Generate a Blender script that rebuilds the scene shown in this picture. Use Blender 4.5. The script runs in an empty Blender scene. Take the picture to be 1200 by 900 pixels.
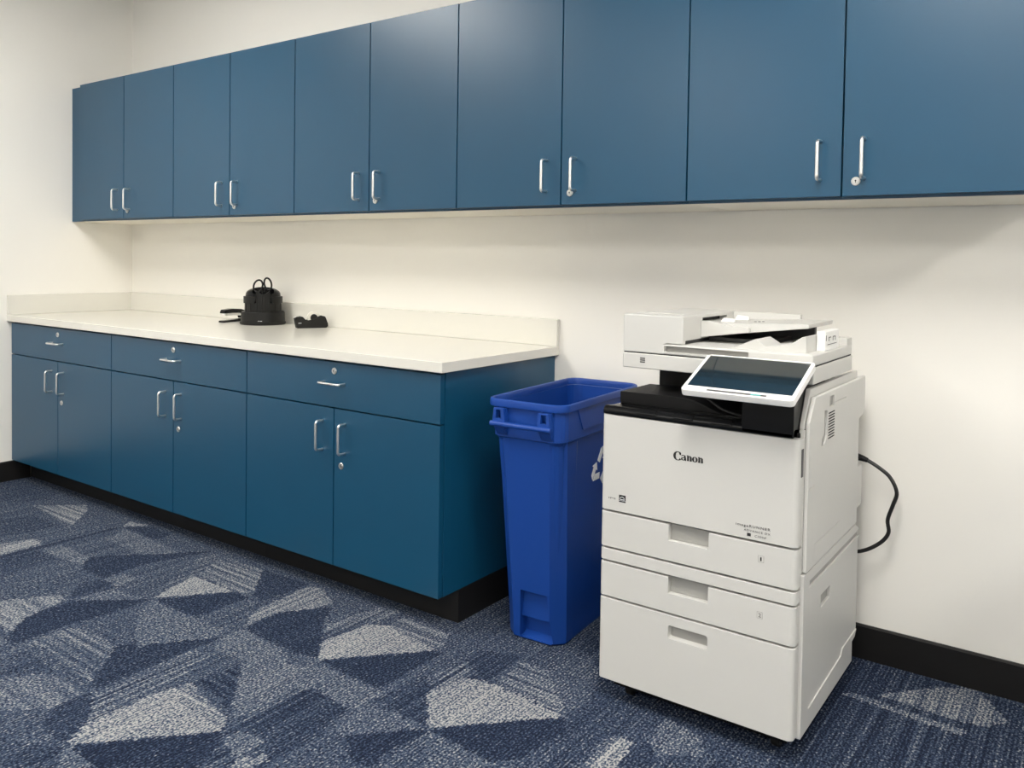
import bpy, bmesh, math, random
from mathutils import Vector, Matrix
R = math.radians
scene = bpy.context.scene
COL = scene.collection
random.seed(7)

# ------------------------------------------------------------------ materials
def nodes_mat(name):
    m = bpy.data.materials.new(name); m.use_nodes = True
    nt = m.node_tree; b = nt.nodes['Principled BSDF']
    return m, nt, b

def mat(name, col, rough=.5, metal=0.0, spec=.5, noise=0.0, nscale=30., bump=0.0, bscale=200., coat=0.0):
    m, nt, b = nodes_mat(name)
    b.inputs['Base Color'].default_value = (*col, 1)
    b.inputs['Roughness'].default_value = rough
    b.inputs['Metallic'].default_value = metal
    b.inputs['Specular IOR Level'].default_value = spec
    b.inputs['Coat Weight'].default_value = coat
    tc = nt.nodes.new('ShaderNodeTexCoord')
    if noise:
        n = nt.nodes.new('ShaderNodeTexNoise'); n.inputs['Scale'].default_value = nscale
        n.inputs['Detail'].default_value = 4
        nt.links.new(tc.outputs['Object'], n.inputs['Vector'])
        mx = nt.nodes.new('ShaderNodeMix'); mx.data_type = 'RGBA'
        mx.inputs['A'].default_value = (*[c * (1 - noise) for c in col], 1)
        mx.inputs['B'].default_value = (*[min(1, c * (1 + noise)) for c in col], 1)
        nt.links.new(n.outputs['Fac'], mx.inputs['Factor'])
        nt.links.new(mx.outputs['Result'], b.inputs['Base Color'])
    if bump:
        n2 = nt.nodes.new('ShaderNodeTexNoise'); n2.inputs['Scale'].default_value = bscale
        nt.links.new(tc.outputs['Object'], n2.inputs['Vector'])
        bp = nt.nodes.new('ShaderNodeBump'); bp.inputs['Strength'].default_value = bump
        bp.inputs['Distance'].default_value = .001
        nt.links.new(n2.outputs['Fac'], bp.inputs['Height'])
        nt.links.new(bp.outputs['Normal'], b.inputs['Normal'])
    return m

def emit(name, col, strength):
    m, nt, b = nodes_mat(name)
    b.inputs['Base Color'].default_value = (.8, .8, .8, 1)
    b.inputs['Emission Color'].default_value = (*col, 1)
    b.inputs['Emission Strength'].default_value = strength
    return m

M = dict(
    wall=mat('wall_paint', (.86, .84, .79), .65, noise=.012, nscale=3, bump=.15, bscale=350),
    ceiling=mat('ceiling_tile', (.82, .81, .78), .9, noise=.03, nscale=120),
    rubber=mat('black_rubber_base', (.009, .0085, .0085), .5, spec=.3, noise=.1, nscale=20),
    blue=mat('blue_laminate', (.0040, .0615, .127), .34, spec=.56, noise=.02, nscale=8, bump=.05, bscale=500),
    cream=mat('cream_melamine', (.78, .74, .64), .5, noise=.01),
    top=mat('cream_worktop', (.72, .705, .645), .20, noise=.01, nscale=60),
    steel=mat('brushed_nickel', (.80, .80, .79), .33, metal=1.0, noise=.03, nscale=60),
    lockm=mat('lock_nickel', (.66, .66, .64), .35, metal=.9, noise=.05, nscale=80),
    dark=mat('keyhole_black', (.01, .01, .01), .6, noise=.1),
    white=mat('copier_white_plastic', (.59, .585, .56), .42, noise=.008, nscale=20, bump=.06, bscale=900),
    grey=mat('copier_grey_plastic', (.34, .335, .315), .5, noise=.01),
    seam=mat('seam_black', (.012, .012, .012), .7, spec=.2, noise=.05),
    dgrey=mat('copier_dark_grey', (.06, .06, .063), .5, noise=.03),
    black=mat('copier_black_plastic', (.006, .006, .0065), .5, spec=.2, noise=.05, bump=.1, bscale=700),
    gloss=mat('gloss_black_plastic', (.004, .0042, .0048), .25, spec=.25, noise=.05),
    satin=mat('satin_black_plastic', (.009, .009, .0084), .45, spec=.25, noise=.05),
    frame=mat('panel_white', (.84, .84, .82), .3, noise=.005),
    glass=mat('panel_screen_glass', (.012, .022, .030), .07, spec=1.0, noise=.05, coat=1.0),
    ink=mat('black_ink', (.012, .012, .012), .6, noise=.05),
    inkg=mat('grey_ink', (.08, .08, .08), .6, noise=.05),
    bin=mat('blue_bin_plastic', (.0065, .052, .285), .42, spec=.4, noise=.02, nscale=15, bump=.15, bscale=600),
    label=mat('white_ink', (.82, .84, .86), .5, noise=.01),
    tape=mat('clear_tape_roll', (.80, .78, .70), .35, noise=.02),
    cordm=mat('black_cord_rubber', (.010, .010, .010), .4, noise=.05),
    teal=mat('teal_indicator', (.10, .42, .42), .4, noise=.02),
    fitting=mat('troffer_frame', (.8, .8, .8), .5, noise=.01),
)
LIGHT = emit('troffer_diffuser', (1.0, .968, .915), 27.2)

def carpet_material():
    m, nt, b = nodes_mat('patterned_carpet')
    N = nt.nodes; L = nt.links
    def math_(op, a, c=None, v=None, clamp=False):
        n = N.new('ShaderNodeMath'); n.operation = op; n.use_clamp = clamp
        for i, x in enumerate((a, c)):
            if x is None: continue
            if isinstance(x, (int, float)): n.inputs[i].default_value = x
            else: L.new(x, n.inputs[i])
        return n.outputs[0]
    tc = N.new('ShaderNodeTexCoord')
    at = N.new('ShaderNodeAttribute'); at.attribute_name = 'tone'
    sp = N.new('ShaderNodeSeparateColor'); L.new(at.outputs['Color'], sp.inputs['Color'])
    tone, dirn, off = sp.outputs[0], sp.outputs[1], sp.outputs[2]
    sx = N.new('ShaderNodeSeparateXYZ'); L.new(tc.outputs['Object'], sx.inputs[0])
    X, Y = sx.outputs[0], sx.outputs[1]
    def noise_at(kx, ky, detail=2., add=None):
        c = N.new('ShaderNodeCombineXYZ')
        L.new(math_('MULTIPLY', X, kx), c.inputs[0]); L.new(math_('MULTIPLY', Y, ky), c.inputs[1])
        if add is not None: L.new(math_('MULTIPLY', add, 40.), c.inputs[2])
        n = N.new('ShaderNodeTexNoise'); n.inputs['Scale'].default_value = 1
        n.inputs['Detail'].default_value = detail; L.new(c.outputs[0], n.inputs['Vector'])
        return n.outputs['Fac']
    sy = noise_at(70, 1.6, 1)            # streaks that run in y
    sxx = noise_at(1.6, 70, 1)           # streaks that run in x
    mx = N.new('ShaderNodeMix'); mx.data_type = 'FLOAT'
    L.new(dirn, mx.inputs['Factor']); L.new(sy, mx.inputs['A']); L.new(sxx, mx.inputs['B'])
    streak = math_('MULTIPLY', math_('MULTIPLY', math_('SUBTRACT', mx.outputs['Result'], .5), 1.35), off)
    speck = math_('MULTIPLY', math_('SUBTRACT', noise_at(210, 150, 1), .5), 2.1)
    speck2 = math_('MULTIPLY', math_('SUBTRACT', noise_at(85, 60, 2), .5), .5)
    rib = math_('MULTIPLY', math_('SINE', math_('MULTIPLY', X, 2 * math.pi / .0098)), .11)
    t = math_('ADD', math_('ADD', tone, streak), math_('ADD', math_('ADD', speck, speck2), rib), clamp=True)
    cr = N.new('ShaderNodeValToRGB'); e = cr.color_ramp.elements
    e[0].position = 0; e[0].color = (.010, .014, .030, 1)
    e[1].position = 1; e[1].color = (.40, .40, .39, 1)
    for pos, c in ((.25, (.020, .031, .062, 1)), (.5, (.050, .072, .118, 1)), (.72, (.13, .15, .185, 1))):
        k = e.new(pos); k.color = c
    L.new(t, cr.inputs['Fac']); L.new(cr.outputs['Color'], b.inputs['Base Color'])
    b.inputs['Roughness'].default_value = 1.0
    b.inputs['Specular IOR Level'].default_value = .1
    h = math_('ADD', math_('MULTIPLY', math_('SINE', math_('MULTIPLY', X, 2 * math.pi / .0098)), .5), math_('MULTIPLY', speck, 1.0))
    bp = N.new('ShaderNodeBump'); bp.inputs['Strength'].default_value = .6; bp.inputs['Distance'].default_value = .003
    L.new(h, bp.inputs['Height']); L.new(bp.outputs['Normal'], b.inputs['Normal'])
    return m

# ------------------------------------------------------------------ mesh helpers
def box(bm, x0, x1, y0, y1, z0, z1, bev=0.0, seg=2):
    t = bmesh.new()
    bmesh.ops.create_cube(t, size=1)
    for v in t.verts:
        v.co = Vector(((x0 + x1) / 2 + v.co.x * (x1 - x0), (y0 + y1) / 2 + v.co.y * (y1 - y0), (z0 + z1) / 2 + v.co.z * (z1 - z0)))
    if bev > 0:
        bmesh.ops.bevel(t, geom=t.edges[:], offset=bev, segments=seg, affect='EDGES', profile=.5)
    merge(bm, t); return bm

def merge(bm, t, mtx=None):
    if mtx is not None: bmesh.ops.transform(t, matrix=mtx, verts=t.verts[:])
    me = bpy.data.meshes.new('tmp'); t.to_mesh(me); t.free()
    bm.from_mesh(me); bpy.data.meshes.remove(me)

def prism(bm, pts, axis, a0, a1, bev=0.0, seg=2):
    """polygon pts extruded along axis: 'x' -> pts are (y,z); 'y' -> (x,z); 'z' -> (x,y)"""
    t = bmesh.new()
    def mk(p, a): return {'x': (a, p[0], p[1]), 'y': (p[0], a, p[1]), 'z': (p[0], p[1], a)}[axis]
    A = [t.verts.new(mk(p, a0)) for p in pts]; B = [t.verts.new(mk(p, a1)) for p in pts]
    t.faces.new(A); t.faces.new(B[::-1])
    n = len(pts)
    for i in range(n): t.faces.new((A[i], B[i], B[(i + 1) % n], A[(i + 1) % n]))
    bmesh.ops.recalc_face_normals(t, faces=t.faces[:])
    if bev > 0:
        ed = [e for e in t.edges if e.calc_face_angle(0) > .35]
        bmesh.ops.bevel(t, geom=ed, offset=bev, segments=seg, affect='EDGES', profile=.5)
    merge(bm, t); return bm

def smooth_path(P, n=10):
    P = [Vector(p) for p in P]; out = []
    for i in range(len(P) - 1):
        p0 = P[max(i - 1, 0)]; p1 = P[i]; p2 = P[i + 1]; p3 = P[min(i + 2, len(P) - 1)]
        for k in range(n):
            u = k / n
            out.append(.5 * ((2 * p1) + (-p0 + p2) * u + (2 * p0 - 5 * p1 + 4 * p2 - p3) * u * u + (-p0 + 3 * p1 - 3 * p2 + p3) * u ** 3))
    out.append(P[-1]); return out

def tube(bm, path, r, seg=12, closed=False):
    path = [Vector(p) for p in path]; n = len(path); rings = []
    rr = r if isinstance(r, (list, tuple)) else [r] * n
    prev = None
    for i, p in enumerate(path):
        if closed: d = path[(i + 1) % n] - path[i - 1]
        else: d = path[min(i + 1, n - 1)] - path[max(i - 1, 0)]
        d.normalize()
        if prev is None:
            a = Vector((0, 0, 1)) if abs(d.z) < .9 else Vector((1, 0, 0))
            u = d.cross(a).normalized()
        else:
            u = (prev - d * prev.dot(d)).normalized()
        prev = u; w = d.cross(u)
        rings.append([bm.verts.new(p + (u * math.cos(2 * math.pi * k / seg) + w * math.sin(2 * math.pi * k / seg)) * rr[i]) for k in range(seg)])
    m = n if closed else n - 1
    for i in range(m):
        a, b = rings[i], rings[(i + 1) % n]
        for k in range(seg): bm.faces.new((a[k], a[(k + 1) % seg], b[(k + 1) % seg], b[k]))
    if not closed:
        bm.faces.new(rings[0][::-1]); bm.faces.new(rings[-1])
    return bm

def lathe(bm, prof, c, axis='z', seg=40):
    """prof: list of (radius, height) closed with caps"""
    cx, cy, cz = c; rings = []
    def P(r, h, a):
        u, v = r * math.cos(a), r * math.sin(a)
        return {'z': (cx + u, cy + v, cz + h), 'y': (cx + u, cy + h, cz + v), 'x': (cx + h, cy + u, cz + v)}[axis]
    t = bmesh.new()
    for r, h in prof:
        rings.append([t.verts.new(P(max(r, 1e-4), h, 2 * math.pi * k / seg)) for k in range(seg)])
    for a, b in zip(rings, rings[1:]):
        for k in range(seg): t.faces.new((a[k], a[(k + 1) % seg], b[(k + 1) % seg], b[k]))
    t.faces.new(rings[0]); t.faces.new(rings[-1])
    bmesh.ops.recalc_face_normals(t, faces=t.faces[:])
    merge(bm, t); return bm

def loft(bm, rings, cap0=True, cap1=True):
    t = bmesh.new()
    V = [[t.verts.new(p) for p in r] for r in rings]; n = len(V[0])
    for a, b in zip(V, V[1:]):
        for k in range(n): t.faces.new((a[k], a[(k + 1) % n], b[(k + 1) % n], b[k]))
    if cap0: t.faces.new(V[0][::-1])
    if cap1: t.faces.new(V[-1])
    bmesh.ops.recalc_face_normals(t, faces=t.faces[:])
    merge(bm, t); return bm

def cut(bm, cutters):
    """boolean difference with every cutter mesh"""
    def ob(b):
        me = bpy.data.meshes.new('tmp'); b.to_mesh(me); b.free()
        o = bpy.data.objects.new('tmp', me); COL.objects.link(o); return o
    o = ob(bm); cs = [ob(c) for c in cutters]
    for c in cs:
        md = o.modifiers.new('b', 'BOOLEAN'); md.operation = 'DIFFERENCE'; md.object = c; md.solver = 'EXACT'
    dg = bpy.context.evaluated_depsgraph_get()
    me = bpy.data.meshes.new_from_object(o.evaluated_get(dg))
    out = bmesh.new(); out.from_mesh(me); bpy.data.meshes.remove(me)
    for q in [o] + cs:
        d = q.data; bpy.data.objects.remove(q); bpy.data.meshes.remove(d)
    return out

def base_of(o):
    v = Vector((0, 0, 0))
    while o is not None:
        v = v + o.location; o = o.parent
    return v

def obj(name, bm, m, parent=None, label=None, world=True, sharp=35):
    """link a bmesh as ONE mesh object; coordinates are in the room unless world=False"""
    if parent is not None and world:
        bmesh.ops.translate(bm, vec=-base_of(parent), verts=bm.verts[:])
    me = bpy.data.meshes.new(name); bm.to_mesh(me); bm.free()
    me.materials.append(m)
    if sharp:
        me.shade_smooth(); me.set_sharp_from_angle(angle=R(sharp))
    o = bpy.data.objects.new(name, me); COL.objects.link(o)
    if parent is not None: o.parent = parent
    if label: o['label'] = label
    if sharp:
        wn = o.modifiers.new('flat_faces', 'WEIGHTED_NORMAL'); wn.keep_sharp = True; wn.weight = 80
    return o

def tag(o, label, cat, group=None):
    o['label'] = label; o['category'] = cat
    if group: o['group'] = group
    return o

def thing(name, label, cat, loc=(0, 0, 0), group=None, rotz=0):
    o = bpy.data.objects.new(name, None); COL.objects.link(o)
    o.empty_display_size = .05
    o.location = loc; o.rotation_euler = (0, 0, rotz)
    return tag(o, label, cat, group)

def struct(name, bm, m, sharp=0):
    o = obj(name, bm, m, sharp=sharp); o['kind'] = 'structure'; return o

def dup(src, loc, label):
    r = src.copy(); COL.objects.link(r); r.location = loc; r['label'] = label
    for ch in list(src.children):
        c = ch.copy(); COL.objects.link(c); c.parent = r
        for g in list(ch.children):
            d = g.copy(); COL.objects.link(d); d.parent = c
    return r

def text_bm(s, h, depth, spacing=1.0):
    """text in the xz plane facing -y, lower left at the origin, cap height h"""
    cu = bpy.data.curves.new('tmp', 'FONT'); cu.body = s; cu.size = h / .73; cu.extrude = depth / 2
    cu.space_character = spacing; cu.resolution_u = 3
    o = bpy.data.objects.new('tmp', cu); COL.objects.link(o)
    dg = bpy.context.evaluated_depsgraph_get()
    me = bpy.data.meshes.new_from_object(o.evaluated_get(dg))
    bm = bmesh.new(); bm.from_mesh(me)
    bpy.data.objects.remove(o); bpy.data.curves.remove(cu); bpy.data.meshes.remove(me)
    bmesh.ops.transform(bm, matrix=Matrix.Rotation(R(90), 4, 'X'), verts=bm.verts[:])
    return bm

def put_text(bm, s, x0, x1, z0, h, y, depth=.0006, spacing=1.0):
    t = text_bm(s, h, depth, spacing)
    xs = [v.co.x for v in t.verts]; w = max(xs) - min(xs)
    k = (x1 - x0) / w
    for v in t.verts: v.co = Vector((x0 + (v.co.x - min(xs)) * k, v.co.y + y, v.co.z + z0))
    merge(bm, t); return bm

def ribbon(bm, pts, y, depth=.0006, k=1.0):
    """variable width stroke in the xz plane: pts (x,z,width)"""
    L_, R_ = [], []
    n = len(pts)
    for i, (x, z, w) in enumerate(pts):
        w = w * k; a = pts[max(i - 1, 0)]; c = pts[min(i + 1, n - 1)]
        d = Vector((c[0] - a[0], c[1] - a[1])); d.normalize()
        nx, nz = -d.y, d.x
        L_.append((x + nx * w / 2, z + nz * w / 2)); R_.append((x - nx * w / 2, z - nz * w / 2))
    for i in range(n - 1):
        prism(bm, [L_[i], L_[i + 1], R_[i + 1], R_[i]], 'y', y - depth / 2, y + depth / 2)

# ------------------------------------------------------------------ room shell
RX, RY, RH = 6.9, -5.4, 2.56          # right wall, wall behind the camera, ceiling
LX = .012                             # left wall face
def slab(x0, x1, y0, y1, z0, z1): return box(bmesh.new(), x0, x1, y0, y1, z0, z1)
struct('wall_back', slab(LX - .1, RX + .1, 0, .1, -.05, RH), M['wall'])
struct('wall_left', slab(LX - .1, LX, RY, 0, -.05, RH), M['wall'])
struct('wall_right', slab(RX, RX + .1, RY, 0, -.05, RH), M['wall'])
struct('wall_front', slab(LX - .1, RX + .1, RY - .1, RY, -.05, RH), M['wall'])
struct('ceiling', slab(LX - .1, RX + .1, RY - .1, .1, RH, RH + .08), M['ceiling'])

BW = .4533; X0 = .0257; D = .635; YF = -.619; H = .807; TT = .0315; ZB = .103; WX = 2.762

def base_moulding(run, z1=.0955, th=.011):
    bm = bmesh.new(); axis, a0, a1, w, s = run
    prof = [(w, .0), (w + s * th, .0), (w + s * th, z1 - .004), (w + s * th * .5, z1), (w, z1)]
    prism(bm, prof, axis, a0, a1); return bm
struct('baseboard_back', base_moulding(('x', WX + .006, RX, 0.0, -1)), M['rubber'], 30)
struct('baseboard_left', base_moulding(('y', RY, -.53, LX, 1)), M['rubber'], 30)

# carpet: woven-in shards of light and dark yarn, plus one patch of painted shade.  Each shard: tone, streak direction, streak amount, outline on the floor
CARPET = [
    (0.27, 0, 0.60, [(3.742, -0.002), (4.181, -0.028), (4.264, -0.302), (3.601, -0.801), (3.732, -0.604)]),
    (0.34, 0, 0.40, [(3.091, -0.331), (3.290, -0.441), (3.713, -0.577), (3.753, -0.668), (3.356, -0.967), (3.289, -0.772), (3.190, -0.633)]),  # shade around the copier front, put into the carpet tone
    (0.34, 0, 0.50, [(-0.070, -0.631), (-0.013, -0.585), (0.407, -0.576), (0.487, -0.652), (0.381, -0.820)]),
    (0.66, 1, 0.70, [(0.522, -0.748), (0.695, -0.598), (0.785, -0.642), (0.876, -0.734), (0.934, -0.787), (0.595, -0.746)]),
    (0.33, 0, 0.40, [(0.609, -0.916), (0.688, -0.810), (0.912, -0.804), (0.856, -1.019)]),
    (0.74, 0, 0.80, [(0.937, -1.054), (0.962, -0.948), (1.062, -0.950), (1.062, -1.106)]),
    (0.18, 0, 0.20, [(1.062, -1.106), (1.085, -0.674), (1.103, -0.684), (1.099, -1.121)]),
    (0.31, 0, 0.30, [(1.099, -1.121), (1.125, -1.001), (1.258, -0.997), (1.286, -1.200)]),
    (0.57, 0, 0.30, [(1.120, -0.992), (1.116, -0.913), (1.332, -0.917), (1.391, -0.978)]),
    (0.54, 0, 0.30, [(1.208, -0.780), (1.114, -0.672), (1.472, -0.682), (1.538, -0.689), (1.493, -0.758), (1.457, -0.786)]),
    (0.74, 0, 0.30, [(1.098, -0.664), (1.058, -0.604), (1.163, -0.592)]),
    (0.26, 0, 0.30, [(1.104, -0.660), (1.197, -0.586), (1.340, -0.600), (1.339, -0.664)]),
    (0.22, 0, 0.20, [(1.336, -0.925), (1.368, -0.867), (1.529, -0.718), (1.633, -0.591), (1.552, -0.842), (1.564, -0.994), (1.407, -0.987)]),
    (0.27, 0, 0.30, [(1.564, -0.994), (1.675, -1.001), (1.651, -1.151), (1.540, -1.060)]),
    (0.56, 0, 0.30, [(1.564, -0.994), (1.595, -0.921), (1.654, -0.924), (1.668, -0.998)]),
    (0.53, 0, 0.30, [(1.659, -1.120), (1.678, -1.017), (1.842, -0.995), (1.723, -1.112)]),
    (0.64, 1, 0.50, [(1.489, -1.285), (1.574, -1.168), (1.610, -1.131), (1.650, -1.186), (1.695, -1.307), (1.750, -1.374), (1.679, -1.365)]),
    (0.20, 0, 0.20, [(1.681, -1.296), (1.666, -1.222), (1.677, -1.140), (1.853, -0.987), (1.849, -1.136), (1.833, -1.231), (1.837, -1.382), (1.781, -1.391)]),
    (0.55, 1, 0.60, [(1.852, -1.384), (1.854, -1.230), (2.073, -1.227), (2.162, -1.314), (2.209, -1.369), (1.938, -1.350)]),
    (0.34, 0, 0.40, [(2.001, -1.500), (1.895, -1.427), (1.926, -1.385), (2.085, -1.402)]),
    (0.59, 1, 0.40, [(2.015, -1.506), (2.072, -1.423), (2.129, -1.408), (2.252, -1.406), (2.265, -1.496), (2.176, -1.573)]),
    (0.22, 0, 0.25, [(2.073, -1.227), (2.094, -1.178), (2.170, -1.079), (2.261, -1.023), (2.259, -1.104), (2.255, -1.393), (2.213, -1.366), (2.147, -1.302)]),
    (0.27, 0, 0.25, [(2.265, -1.496), (2.259, -1.401), (2.313, -1.406), (2.396, -1.490), (2.444, -1.547), (2.338, -1.551)]),
    (0.50, 0, 1.00, [(2.268, -1.399), (2.268, -1.110), (2.325, -1.086), (2.391, -1.258), (2.383, -1.463)]),
    (0.80, 0, 0.35, [(2.446, -1.546), (2.396, -1.490), (2.395, -1.307), (2.410, -1.270), (2.671, -1.308), (2.596, -1.386)]),
    (0.70, 1, 0.80, [(2.410, -1.270), (2.417, -1.221), (2.651, -1.270), (2.671, -1.308)]),
    (0.15, 0, 0.30, [(2.454, -1.544), (2.673, -1.309), (2.716, -1.330), (2.751, -1.423), (2.579, -1.552)]),
    (0.53, 0, 0.20, [(2.447, -1.558), (2.455, -1.543), (2.579, -1.552), (2.511, -1.604)]),
    (0.30, 0, 0.40, [(2.298, -1.624), (2.393, -1.586), (2.447, -1.558), (2.511, -1.604), (2.417, -1.674)]),
    (0.27, 1, 1.00, [(2.431, -1.211), (2.440, -1.078), (2.577, -1.205), (2.609, -1.240)]),
    (0.57, 0, 0.20, [(2.440, -1.078), (2.453, -1.050), (2.564, -0.995), (2.649, -0.972), (2.694, -1.011), (2.652, -1.259), (2.572, -1.194)]),
    (0.31, 0, 1.00, [(2.678, -1.307), (2.656, -1.072), (2.733, -1.046), (2.824, -1.067), (2.866, -1.165), (2.868, -1.335), (2.765, -1.412)]),
    (0.54, 0, 0.60, [(2.698, -1.322), (2.711, -1.278), (2.786, -1.264), (2.803, -1.353)]),
    (0.66, 0, 0.60, [(2.793, -1.345), (2.820, -1.305), (2.860, -1.310), (2.849, -1.349), (2.815, -1.393)]),
    (0.82, 0, 0.30, [(1.847, -0.983), (1.786, -0.792), (2.009, -0.788)]),
    (0.60, 1, 0.90, [(1.784, -0.774), (1.768, -0.736), (1.700, -0.619), (1.925, -0.614), (2.033, -0.715), (2.057, -0.750), (2.048, -0.784)]),
    (0.52, 0, 0.90, [(1.790, -0.912), (1.649, -0.691), (1.674, -0.594), (1.768, -0.736), (1.779, -0.788)]),
    (0.22, 0, 0.20, [(1.862, -0.980), (2.015, -0.792), (2.087, -0.789), (2.077, -0.976), (2.025, -0.985)]),
    (0.54, 0, 0.20, [(1.859, -0.990), (1.987, -0.990), (2.243, -0.981), (2.249, -1.026), (2.141, -1.162), (2.133, -1.201), (1.923, -1.079)]),
    (0.25, 0, 0.20, [(1.921, -0.607), (2.156, -0.601), (2.147, -0.785), (2.086, -0.772)]),
    (0.68, 0, 0.60, [(2.255, -0.936), (2.191, -0.849), (2.163, -0.614), (2.220, -0.597), (2.335, -0.656), (2.311, -0.740), (2.252, -0.802)]),
    (0.22, 0, 0.20, [(2.268, -0.937), (2.257, -0.806), (2.351, -0.678), (2.441, -0.793), (2.576, -0.925), (2.503, -0.950), (2.364, -0.944)]),
    (0.56, 0, 0.20, [(2.257, -0.991), (2.268, -0.940), (2.505, -0.967), (2.570, -1.049), (2.303, -1.071)]),
    (0.56, 0, 1.00, [(2.495, -0.844), (2.438, -0.774), (2.473, -0.592), (2.552, -0.571), (2.534, -0.700)]),
    (0.82, 0, 0.30, [(2.586, -0.937), (2.511, -0.858), (2.534, -0.700), (2.593, -0.662), (2.805, -0.700)]),
    (0.60, 1, 0.90, [(2.593, -0.662), (2.580, -0.589), (2.774, -0.595), (2.814, -0.693), (2.794, -0.695)]),
    (0.19, 0, 0.20, [(2.593, -0.937), (2.807, -0.702), (2.831, -0.712), (2.823, -0.945)]),
    (0.55, 0, 0.20, [(2.599, -0.957), (2.795, -0.951), (2.861, -0.953), (2.846, -1.001), (2.863, -1.038), (2.843, -1.062), (2.604, -1.035)]),
    (0.30, 0, 0.50, [(2.698, -1.072), (2.775, -1.055), (2.846, -1.065), (2.852, -1.117), (2.848, -1.200)]),
    (0.29, 0, 0.40, [(2.859, -0.991), (2.882, -0.823), (3.041, -0.997), (2.983, -1.009), (2.934, -0.998)]),
    (0.52, 0, 0.20, [(2.863, -1.038), (2.939, -1.004), (3.038, -1.009), (2.991, -1.066), (2.912, -1.148), (2.861, -1.133)]),
    (0.17, 0, 0.40, [(2.914, -1.150), (3.018, -1.037), (3.054, -1.018), (3.038, -1.116), (3.044, -1.202), (3.006, -1.204)]),
    (0.28, 0, 0.60, [(2.897, -0.771), (2.916, -0.615), (3.024, -0.583), (3.022, -0.761), (2.967, -0.764)]),
    (0.50, 0, 1.00, [(2.940, -0.889), (2.894, -0.803), (2.915, -0.698), (2.984, -0.734), (2.970, -0.767)]),
    (0.80, 0, 0.40, [(3.048, -1.005), (2.945, -0.895), (2.967, -0.764), (3.053, -0.749), (3.284, -0.767), (3.130, -0.920)]),
    (0.58, 1, 1.00, [(3.050, -0.745), (3.041, -0.607), (3.119, -0.607), (3.244, -0.719), (3.282, -0.764)]),
    (0.16, 0, 0.20, [(3.055, -1.007), (3.132, -0.923), (3.286, -0.770), (3.311, -0.819), (3.293, -0.976), (3.246, -1.023)]),
    (0.50, 0, 0.20, [(3.061, -1.013), (3.131, -1.017), (3.246, -1.023), (3.246, -1.069), (3.150, -1.141)]),
    (0.48, 0, 0.30, [(3.119, -0.607), (3.159, -0.448), (3.246, -0.534), (3.287, -0.666), (3.280, -0.760), (3.216, -0.694)]),
    (0.66, 0, 1.00, [(3.412, -0.917), (3.402, -0.777), (3.460, -0.759), (3.482, -0.891)]),
    (0.55, 0, 0.30, [(3.485, -0.740), (3.480, -0.628), (3.583, -0.649), (3.612, -0.719), (3.526, -0.784)]),
    (0.64, 0, 0.50, [(3.867, -0.194), (4.000, -0.045), (4.073, -0.006), (4.159, -0.137), (4.117, -0.187), (4.038, -0.205)]),
    (0.58, 1, 0.40, [(3.787, -0.244), (3.817, -0.221), (4.083, -0.240), (4.069, -0.273)]),
]

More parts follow.
